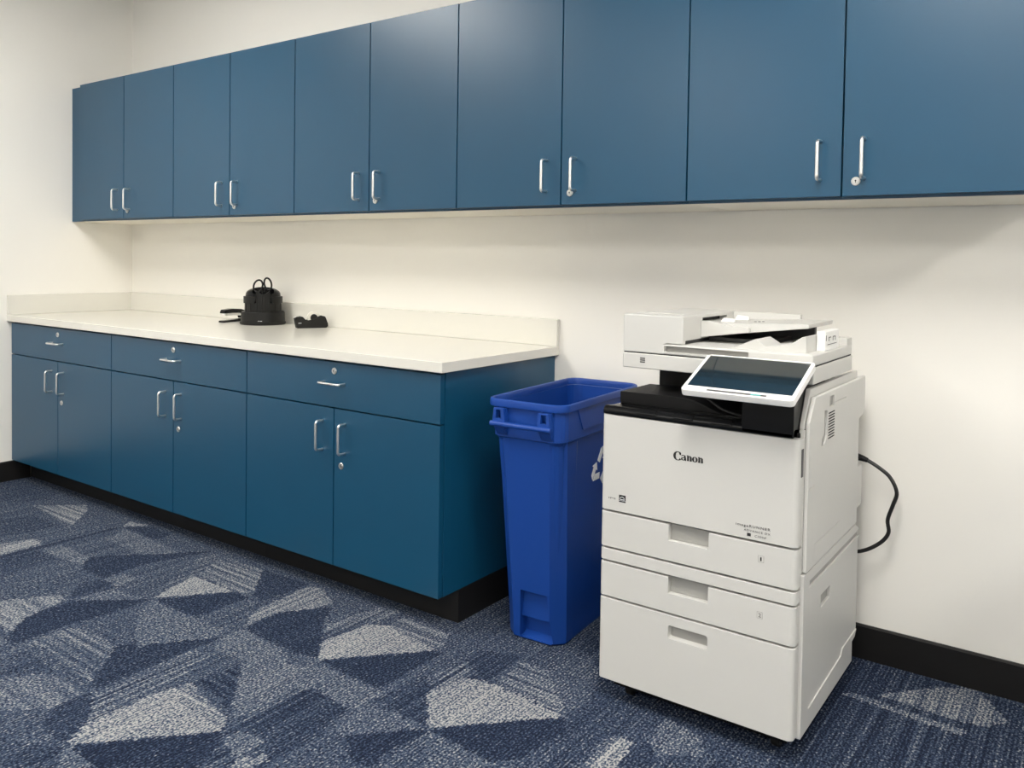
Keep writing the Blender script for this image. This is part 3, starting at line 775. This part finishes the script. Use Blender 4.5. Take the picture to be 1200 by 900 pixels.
# ------------------------------------------------------------------ copier
cp = thing('copier', 'white floor-standing office copier with tilted touch screen against the back wall', 'copier', (3.545, -.38, 0))
xl, xr, yf = 3.304, 3.788, -.645
W_, G_, B_ = M['white'], M['grey'], M['black']
def cpart(name, bm, m=W_, label=None, parent=None, sharp=35): return obj(name, bm, m, parent or cp, label, sharp=sharp)
# inner body, coloured dark to stand for shade in the panel gaps
bm = bmesh.new()
box(bm, xl + .006, xr - .008, -.620, -.155, .060, .735, .002)
cpart('gap_shade_core', bm, M['seam'], 'dark core colouring the panel gaps as shade')
# left side shell (faces the bin)
bm = bmesh.new()
box(bm, xl, xl + .005, -.613, -.150, .056, .742, .0015)
cpart('left_side_panel', bm)
cpart('rear_panel', box(bmesh.new(), xl + .0052, xr - .012, -.154, -.146, .060, .800, .0015))
cpart('rear_duct', box(bmesh.new(), xl + .03, xr - .001, -.1458, -.085, .702, .806, .004))
cpart('corner_trim', box(bmesh.new(), xr - .011, xr + .0005, -.6125, -.6045, .422, .742, .001))
cpart('rear_unit', box(bmesh.new(), xl + .03, xr + .004, -.1458, -.072, .452, .566, .006))
# front: bottom drawer, second drawer, plain strip, first drawer, door
def front_box(z0, z1, r=.013):
    xa, q = xl - .004, .009
    pts = [(xa, -.6135), (xa, yf + q)]
    pts += [(xa + q - q * math.cos(R(a)), yf + q - q * math.sin(R(a))) for a in (18, 36, 54, 72, 90)]
    pts += [(xr - r + r * math.sin(R(a)), yf + r - r * math.cos(R(a))) for a in (0, 18, 36, 54, 72, 90)]
    pts += [(xr, -.6135)]
    t = prism(bmesh.new(), pts, 'z', z0, z1)
    ed = [e for e in t.edges if abs(e.verts[0].co.z - e.verts[1].co.z) < 1e-6 and e.calc_face_angle(0) > .5]
    bmesh.ops.bevel(t, geom=ed, offset=.0015, segments=2, affect='EDGES', profile=.5)
    return t
def recess(x0, x1, z0, z1, depth, bev=.0):
    c = bmesh.new(); box(c, x0, x1, yf - .02, yf + depth, z0, z1, bev, 3); return c
drs = []
for (z0, z1, rc) in ((.0565, .2630, (3.488, 3.588, .206, .2385, .006)), (.2680, .3540, (3.486, 3.587, .315, .37, .0)), (.3930, .4810, (3.485, 3.586, .442, .50, .0))):
    b = cut(front_box(z0, z1), [recess(rc[0], rc[1], rc[2], rc[3], .017, rc[4])])
    d = cpart('paper_drawer', b); drs.append((d, rc))
    if rc[4]:
        hb = bmesh.new(); box(hb, rc[0] + .001, rc[1] - .001, yf + .0155, yf + .0172, rc[2] + .001, rc[3] - .001, .0005)
    else:
        hb = bmesh.new(); box(hb, rc[0] + .0008, rc[1] - .0008, yf + .0145, yf + .0172, rc[2] + .0008, z1 - .001, .0005)
    cpart('finger_grip', hb, G_, 'grey recessed finger grip', d)
cpart('front_strip', front_box(.3590, .3880))
fd = cpart('front_door', front_box(.4862, .7250))
# small side feet of the door column and latch slot on the right
bm = bmesh.new(); box(bm, xr - .0005, xr + .0012, -.629, -.6155, .640, .702, .0005)
cpart('door_latch', bm, M['dgrey'], 'dark latch slot', fd)
# printed marks on the front
yt = yf - .0002
bm = bmesh.new()
# wordmark: heavy modulated serif letters
x0, zb, s = 3.4935, .6405, .0135      # left edge, baseline, x height
def arcpts(cx_, cz_, rx, rz, a0, a1, w0, w1, wm, n=14):
    out = []
    for k in range(n + 1):
        u = k / n; a = R(a0 + (a1 - a0) * u)
        th = abs(math.cos(a))                       # thick where the stroke is upright
        out.append((cx_ + rx * math.cos(a), cz_ + rz * math.sin(a), w0 + (wm - w0) * th ** 1.5))
    return out
def wC(x): ribbon(bm, arcpts(x + .0115, zb + .0085, .0085, .0098, 38, 322, .0012, .0012, .0052, 22), yt, k=1.2); ribbon(bm, [(x + .0150, zb + .0168, .0005), (x + .0175, zb + .0140, .0042), (x + .0190, zb + .0112, .0004)], yt, k=1.2)
def wa(x):
    ribbon(bm, arcpts(x + .0050, zb + .0085, .0045, .0038, 165, 60, .0012, .0012, .0020, 8), yt, k=1.2)
    ribbon(bm, [(x + .0080, zb + .0120, .0034), (x + .0092, zb + .006, .0040), (x + .0100, zb + .0015, .0042), (x + .0118, zb, .0016)], yt, k=1.2)
    ribbon(bm, arcpts(x + .0046, zb + .0034, .0036, .0030, 60, 330, .0010, .0010, .0030, 14), yt, k=1.2)
def wn(x):
    ribbon(bm, [(x - .0008, zb + .0128, .0006), (x + .0022, zb + .0122, .0030), (x + .0028, zb + .0100, .0040), (x + .0028, zb, .0040)], yt, k=1.2)
    ribbon(bm, [(x + .0045, zb + .0092, .0008), (x + .0066, zb + .0120, .0022), (x + .0094, zb + .0100, .0038), (x + .0098, zb, .0042)], yt, k=1.2)
def wo(x):
    ribbon(bm, arcpts(x + .0062, zb + .0060, .0046, .0056, 75, 435, .0010, .0010, .0040, 26), yt, k=1.2)
wC(x0); wa(x0 + .0205); wn(x0 + .0345); wo(x0 + .0482); wn(x0 + .0625)
cpart('wordmark', bm, M['ink'], 'black brand wordmark', fd, 0)
bm = bmesh.new()
put_text(bm, 'imageRUNNER', 3.650, 3.729, .5135, .0062, yt, spacing=1.25)
put_text(bm, 'ADVANCE DX', 3.669, 3.729, .5040, .0048, yt, spacing=1.3)
put_text(bm, 'C359iF', 3.694, 3.7205, .4940, .0048, yt, spacing=1.1)
box(bm, 3.6765, 3.6850, yt - .0003, yt + .0003, .4935, .5005)
cpart('model_lettering', bm, M['ink'], 'small black model lettering', fd, 0)
bm = bmesh.new(); box(bm, 3.3505, 3.3690, yt - .0003, yt + .0003, .5110, .5290)
es = cpart('energy_badge', bm, M['ink'], 'black square energy badge', fd, 0)
eb = bmesh.new()
ribbon(eb, [(3.3525, .5195, .0006), (3.3560, .5235, .0011), (3.3600, .5245, .0012), (3.3640, .5225, .0011), (3.3665, .519, .0006)], yt - .0005, .0004)
ribbon(eb, [(3.3535, .5178, .0014), (3.3660, .5178, .0014)], yt - .0005, .0004)
box(eb, 3.3507, 3.3688, yt - .0006, yt - .0002, .5146, .5152)
bmesh.ops.translate(eb, vec=-Vector(cp.location), verts=eb.verts[:])
add_material_faces(es, eb, M['label'])
bm = bmesh.new(); put_text(bm, 'IPS', 3.3215, 3.3415, .5150, .0040, yt, .0004)
cpart('small_print', bm, M['inkg'], 'faint grey small print', fd, 0)
for (d, rc), num, zc in ((drs[2], '1', .4475), (drs[1], '2', .3205)):
    bm = bmesh.new()
    for a in ((3.7030, 3.7036, zc - .0075, zc + .0075), (3.7154, 3.7160, zc - .0075, zc + .0075), (3.7030, 3.7160, zc - .0075, zc - .0070), (3.7030, 3.7160, zc + .0070, zc + .0075)):
        box(bm, a[0], a[1], yt - .0003, yt + .0003, a[2], a[3])
    cpart('number_frame', bm, G_, None, d, 0); bm = bmesh.new()
    put_text(bm, num, 3.7078 if num == '1' else 3.7066, 3.7108 if num == '1' else 3.7124, zc - .0045, .0090, yt)
    cpart('drawer_number', bm, M['ink'], 'black drawer number ' + num, d, 0)
# black delivery tray across the top of the front
bm = bmesh.new()
prism(bm, [(-.646, .7265), (-.646, .738), (-.640, .7455), (-.630, .7475), (-.615, .7445), (-.595, .7425), (-.570, .7425), (-.570, .7265)], 'x', xl - .003, 3.7745, .003, 2)
for xx in (3.395, 3.49, 3.585):
    prism(bm, [(-.6475, .736), (-.6475, .7395), (-.640, .7475), (-.625, .7470), (-.625, .736)], 'x', xx, xx + .05, .0012)
box(bm, xl + .005, 3.70, -.569, -.155, .7365, .7455, .001)
tr = cpart('delivery_tray', bm, M['gloss'], 'black delivery tray')
bm = bmesh.new()
prism(bm, [(3.310, .746), (3.310, .7745), (3.448, .7765), (3.485, .7755), (3.515, .7715), (3.545, .762), (3.575, .750), (3.590, .746)], 'y', -.573, -.405, .002, 2)
cpart('stack_platform', bm, B_, 'raised black paper platform', tr)
bm = bmesh.new()
tube(bm, smooth_path([(3.480, -.50, .7785), (3.53, -.53, .772), (3.585, -.560, .7545), (3.66, -.575, .7445)]), .004, 8)
cpart('stack_guide', bm, B_, None, tr)
# neck between body and scanner
bm = bmesh.new()
box(bm, 3.336, 3.700, -.400, -.158, .746, .8345, .003)
cpart('scanner_neck', bm, B_, 'black neck under the scanner')
bm = bmesh.new()
prism(bm, [(-.646, .7265), (-.646, .797), (-.615, .816), (-.560, .830), (-.40, .834), (-.40, .7265)], 'x', 3.6575, 3.7745, .0025)
cpart('panel_bracket', bm, M['gloss'], 'black block carrying the screen')
# upper right white tower + side cover
bm = bmesh.new()
prism(bm, [(-.608, .742), (-.606, .752), (-.566, .8275), (-.135, .8275), (-.135, .74)], 'x', 3.7755, 3.7865, .002)
cpart('tower_shell', bm)
def sbox(y0, y1, z0, z1, d=.0035):
    c = bmesh.new(); box(c, 3.7975 - d, 3.82, y0, y1, z0, z1); return c
prof = [(-.604, .422), (-.604, .757), (-.562, .8095), (-.088, .8095), (-.088, .716), (-.100, .708), (-.148, .700), (-.148, .422)]
b = prism(bmesh.new(), prof, 'x', 3.7875, 3.7975, .003, 2)
lat = bmesh.new(); prism(lat, [(-.505, .690), (-.480, .690), (-.462, .708), (-.462, .766), (-.487, .770), (-.487, .716), (-.505, .706)], 'x', 3.7915, 3.82)
lat2 = bmesh.new(); box(lat2, 3.7925, 3.82, -.445, -.405, .772, .797)
b = cut(b, [lat, lat2, sbox(-.400, -.290, .7765, .7780, .003), sbox(-.545, -.330, .4715, .4728, .0015), sbox(-.5455, -.5445, .431, .4715, .0015), sbox(-.60, -.56, .6095, .611, .003)])
sd = cpart('side_cover', b)
bm = bmesh.new()
for k in range(10):
    z = .697 + k * .0066
    prism(bm, [(-.452, z), (-.400, z), (-.400, z + .0030), (-.452, z + .0030)], 'x', 3.7972, 3.7979)
cpart('vent', bm, M['seam'], 'dark slotted vent', sd)
bm = bmesh.new(); prism(bm, [(-.5045, .6905), (-.4805, .6905), (-.4625, .7085), (-.4625, .7655), (-.4865, .7690), (-.4865, .7165), (-.5045, .7065)], 'x', 3.7912, 3.7925)
cpart('side_grip', bm, G_, 'grey grip recess', sd)
bm = bmesh.new(); box(bm, 3.7922, 3.7932, -.4445, -.4055, .7725, .7965)
cpart('release_latch', bm, G_, 'grey release latch', sd)
# lower cassette side
b = prism(bmesh.new(), [(-.611, .050), (-.611, .4185), (-.590, .4185), (-.148, .4185), (-.108, .400), (-.104, .125), (-.125, .105), (-.152, .102), (-.152, .050)], 'x', 3.7805, 3.7955, .0025, 2)
pan = bmesh.new(); prism(pan, [(-.556, .096), (-.556, .372), (-.02, .372), (-.02, .122), (-.255, .122), (-.265, .107), (-.545, .096)], 'x', 3.7925, 3.82)
grv = bmesh.new(); box(grv, 3.7870, 3.82, -.568, -.02, .3800, .3950)
pul = bmesh.new(); prism(pul, [(-.462, .296), (-.380, .298), (-.380, .326), (-.462, .328)], 'x', 3.7850, 3.82)
b = cut(b, [pan, grv, pul])
lc = cpart('cassette_side_panel', b)
bm = bmesh.new(); box(bm, 3.7862, 3.7912, -.5675, -.112, .3802, .3948)
cpart('side_groove', bm, G_, 'grey groove', lc)
bm = bmesh.new(); prism(bm, [(-.461, .297), (-.381, .299), (-.381, .325), (-.461, .327)], 'x', 3.7842, 3.7858)
cpart('side_grip', bm, G_, 'grey grip recess', lc)
cpart('shade_plate', box(bmesh.new(), xl + .022, xr - .022, -.610, -.165, .030, .0575, .003), B_, 'black plate added under the body to deepen the shade')  # added plate, stops light leaking under the body
# feet
wheel_i = 0
for cx_ in (xl + .055, xr - .055):
    for cy_ in (-.575, -.20):
        c = bmesh.new()
        box(c, cx_ - .022, cx_ + .022, cy_ - .022, cy_ + .022, .0285, .0575, .002)
        prism(c, [(cy_ - .016, .041), (cy_ + .016, .041), (cy_ + .006, .022), (cy_ - .006, .022)], 'x', cx_ - .015, cx_ - .011)
        prism(c, [(cy_ - .016, .041), (cy_ + .016, .041), (cy_ + .006, .022), (cy_ - .006, .022)], 'x', cx_ + .011, cx_ + .015)
        cs = cpart('caster', c, M['black'], 'black caster')
        w = bmesh.new(); lathe(w, [(.004, -.010), (.016, -.010), (.019, -.007), (.019, .007), (.016, .010), (.004, .010)], (cx_, cy_, .0192), 'x', 24)
        cpart('wheel', w, M['rubber'], None, cs)
# scanner
sx0, sx1, sy0, sy1 = 3.308, 3.7905, -.560, -.212
sb = cpart('scanner_body', box(bmesh.new(), sx0, sx1, sy0, sy1, .836, .8745, .003, 3))
bm = bmesh.new()
for k in range(3): 
    z = .8515 + k * .0048
    prism(bm, [(3.358, z), (3.372, z - .0), (3.372, z + .003), (3.358, z + .003)], 'y', sy0 - .0006, sy0 + .0004)
cpart('speaker_slots', bm, M['dgrey'], 'three dark speaker slots', sb)
# document feeder on top
b = box(bmesh.new(), sx0 + .03, sx1 - .001, sy0, sy1, .8768, .9035, .0045, 3)
slot = bmesh.new(); box(slot, 3.424, 3.640, -.60, -.546, .8835, .8985, .003, 2)
b = cut(b, [slot])
box(b, sx1 - .06, sx1 - .0015, -.262, sy1 + .001, .8985, .9215, .003)
df = cpart('document_feeder', b)
bm = bmesh.new(); box(bm, sx0 + .003, sx1 - .003, sy0 + .003, sy1 - .003, .8735, .8775)
cpart('lid_seam', bm, M['seam'], 'dark seam under the lid', df)
bm = bmesh.new(); box(bm, 3.4245, 3.6395, -.5485, -.5455, .8840, .8980)
cpart('lid_grip', bm, G_, 'grey lid grip recess', df)
b = prism(bmesh.new(), [(sx0 + .001, .8768), (3.4232, .8768), (3.4232, .9000), (3.4300, .9037), (3.474, .9037), (3.474, .9735), (sx0 + .001, .9735)], 'y', sy0 - .0006, -.195, .003, 3)
mouth = bmesh.new(); box(mouth, 3.452, 3.50, -.44, -.27, .9540, .9660)
b = cut(b, [mouth])
prism(b, [(3.330, .9735), (3.455, .9735), (3.440, .9765), (3.345, .9765)], 'y', -.50, -.24, .001)
fh = cpart('feeder_head', b, W_, None, df)
bm = bmesh.new(); box(bm, 3.448, 3.4535, -.439, -.271, .9545, .9655); box(bm, 3.4735, 3.4748, -.545, -.23, .905, .913)
cpart('feed_mouth', bm, M['ink'], 'black paper slot', fh)
bm = bmesh.new()
prism(bm, [(3.474, .916), (3.574, .931), (3.742, .9535), (3.7435, .9635), (3.66, .9610), (3.574, .9555), (3.474, .9540)], 'y', -.436, -.225, .0015)
prism(bm, [(3.4745, .9165), (3.575, .9318), (3.60, .9350), (3.60, .9470), (3.566, .9470), (3.50, .9585), (3.4745, .9590)], 'y', -.452, -.4365, .0015)
prism(bm, [(3.474, .930), (3.66, .945), (3.66, .9735), (3.474, .9735)], 'y', -.2245, -.208, .0015)
ft = cpart('document_tray', bm, W_, None, df)
bm = bmesh.new()
prism(bm, [(3.505, .9545), (3.545, .9555), (3.545, .9660), (3.515, .9690)], 'y', -.300, -.296, .001)
cpart('paper_guide', bm, M['frame'], None, ft); bm = bmesh.new()
prism(bm, [(3.505, .9545), (3.545, .9555), (3.545, .9640), (3.515, .9660)], 'y', -.400, -.396, .001)
cpart('paper_guide', bm, M['frame'], None, ft)
bm = bmesh.new()
for k in range(3):
    lathe(bm, [(.0001, 0), (.0035, 0), (.0035, .0012), (.0001, .0012)], (3.580 + k * .0105, -.345, .9560 + k * .0007), 'z', 10)
cpart('tray_mark', bm, M['inkg'], 'three small dark marks', ft)
bm = bmesh.new()
box(bm, 3.4755, 3.640, -.40, -.215, .9037, .915, .002)
box(bm, 3.4755, 3.70, -.232, -.214, .9037, .944, .002)
cpart('exit_cavity', bm, M['dgrey'], 'dark paper exit', df)
bm = bmesh.new()
prism(bm, [(3.590, .9030), (3.646, .9285), (3.672, .9130), (3.700, .9165), (3.735, .9260), (3.755, .9400), (3.765, .9420), (3.766, .9030)], 'y', -.535, -.425, .0015)
prism(bm, [(3.640, .9030), (3.660, .9095), (3.700, .9145), (3.735, .9250), (3.755, .9390), (3.765, .9410), (3.766, .9030)], 'y', -.4245, -.262, .0015)
cpart('exit_tray', bm, W_, None, df)
b = bmesh.new(); box(b, 3.7665, 3.7875, -.458, -.338, .9030, .9500, .0025, 3)
ps = cpart('paper_stop', b, M['frame'], None, df)
bm = bmesh.new()
for y0, y1, z0, z1 in ((-.455, -.450, .928, .941), (-.432, -.428, .926, .936), (-.432, -.412, .934, .936), (-.395, -.391, .926, .936), (-.395, -.375, .934, .936), (-.375, -.371, .926, .936), (-.440, -.360, .9175, .9190)):
    box(bm, 3.7873, 3.7879, y0, y1, z0, z1)
cpart('stop_marks', bm, M['inkg'], 'grey printed arrows', ps)
# control panel, tilted
PB = Vector((3.544, -.730, .8225)); PU = Vector((1, 0, 0)); ang = math.atan2(.0655, .160); PV = Vector((0, math.cos(ang), math.sin(ang))); PN = PU.cross(PV)
PWd, PH = .2535, .1745
mtx = Matrix((PU, PV, PN)).transposed().to_4x4(); mtx.translation = PB
def pbox(bm, u0, u1, v0, v1, n0, n1, bev=0):
    t = bmesh.new(); box(t, u0, u1, v0, v1, n0, n1, bev, 3); merge(bm, t, mtx); return bm
fr = bmesh.new(); t = bmesh.new(); box(t, 0, PWd, 0, PH, -.016, 0, .0)
vert = [e for e in t.edges if abs((e.verts[0].co - e.verts[1].co).z) > .01]
bmesh.ops.bevel(t, geom=vert, offset=.010, segments=5, affect='EDGES', profile=.5)
bmesh.ops.bevel(t, geom=[e for e in t.edges if e.calc_face_angle(0) > .8], offset=.002, segments=2, affect='EDGES', profile=.5)
c1 = bmesh.new(); box(c1, .0085, PWd - .0085, .0215, PH - .0065, -.0025, .02)
c2 = bmesh.new(); box(c2, .060, .195, .0065, .0105, -.002, .02)
c2.free(); fr = cut(t, [c1]); bmesh.ops.transform(fr, matrix=mtx, verts=fr.verts[:])
cpn = cpart('control_panel', fr, M['frame'], 'white framed tilted control panel')
cpart('screen', pbox(bmesh.new(), .009, PWd - .009, .022, PH - .007, -.0024, -.0008), M['glass'], 'dark glossy touch screen', cpn)
b = pbox(bmesh.new(), .0605, .1945, .0058, .0118, -.0005, .0003)
cpart('light_bar', b, M['dgrey'], 'dark indicator slot', cpn)
cpart('indicator', pbox(bmesh.new(), .160, .182, .0062, .0114, .0001, .0006), M['teal'], 'teal indicator', cpn)
bm = bmesh.new(); pbox(bm, .115, PWd - .012, .030, PH - .02, -.032, -.0162, .003)
cpart('panel_back', bm, M['gloss'], 'black back of the panel', cpn)
bm = bmesh.new(); prism(bm, [(-.600, .808), (-.560, .826), (-.556, .862), (-.600, .842)], 'x', 3.690, 3.765, .002)
cpart('panel_hinge', bm, B_, None, cpn)

# power cord at the back right of the copier
pc = thing('power_cord', 'black power cord looping out behind the white copier and along the wall', 'power cord', (3.78, -.06, .31))
bm = bmesh.new()
cpts = [(3.800, -.06, .5745), (3.829, -.06, .5595), (3.860, -.06, .536), (3.8775, -.06, .498), (3.869, -.06, .462), (3.857, -.06, .420), (3.860, -.06, .386), (3.842, -.06, .356), (3.803, -.06, .326), (3.765, -.06, .316), (3.70, -.058, .33), (3.62, -.05, .30), (3.58, -.045, .19), (3.50, -.045, .02), (3.30, -.045, .0075)]
tube(bm, smooth_path(cpts, 8), .0052, 12)
obj('cable', bm, M['cordm'], pc)
bm = bmesh.new()
box(bm, 3.700, 3.728, -.1452, -.060, .5745, .600, .004)
tube(bm, [(3.722, -.075, .585), (3.740, -.070, .584), (3.758, -.064, .582), (3.775, -.061, .580), (3.788, -.060, .5775), (3.802, -.06, .5735)], [.0125, .0135, .0125, .0100, .0085, .0065], 16)
obj('plug', bm, M['gloss'], pc)

# ------------------------------------------------------------------ camera
cam = bpy.data.cameras.new('camera'); co = bpy.data.objects.new('camera', cam); COL.objects.link(co)
scene.camera = co
yaw, pitch, roll = R(35.567), R(-1.618), R(.869)
fw = Vector((-math.sin(yaw), math.cos(yaw), 0)); rt = Vector((math.cos(yaw), math.sin(yaw), 0)); up = Vector((0, 0, 1))
F = fw * math.cos(pitch) + up * math.sin(pitch); U2 = up * math.cos(pitch) - fw * math.sin(pitch)
Rv = rt * math.cos(roll) + U2 * math.sin(roll); Uv = U2 * math.cos(roll) - rt * math.sin(roll)
mw = Matrix((Rv, Uv, -F)).transposed().to_4x4(); mw.translation = (4.319, -2.4698, 1.1074)
co.matrix_world = mw
cam.sensor_fit = 'HORIZONTAL'; cam.sensor_width = 36; cam.lens = 973.1576 / 1200 * 36
cam.shift_x = -(600.22 - 600) / 1200; cam.shift_y = -(450 - 332.2) / 1200
cam.clip_start = .01

# ------------------------------------------------------------------ world and view
w = bpy.data.worlds.new('world'); scene.world = w; w.use_nodes = True
w.node_tree.nodes['Background'].inputs[0].default_value = (.9, .92, 1, 1)
w.node_tree.nodes['Background'].inputs[1].default_value = .1
vs = scene.view_settings
vs.view_transform = 'Standard'; vs.look = 'None'; vs.gamma = 1; vs.use_curve_mapping = False
vs.exposure = 0.0
scene.cycles.max_bounces = 10
scene.cycles.diffuse_bounces = 6
scene.cycles.use_denoising = True
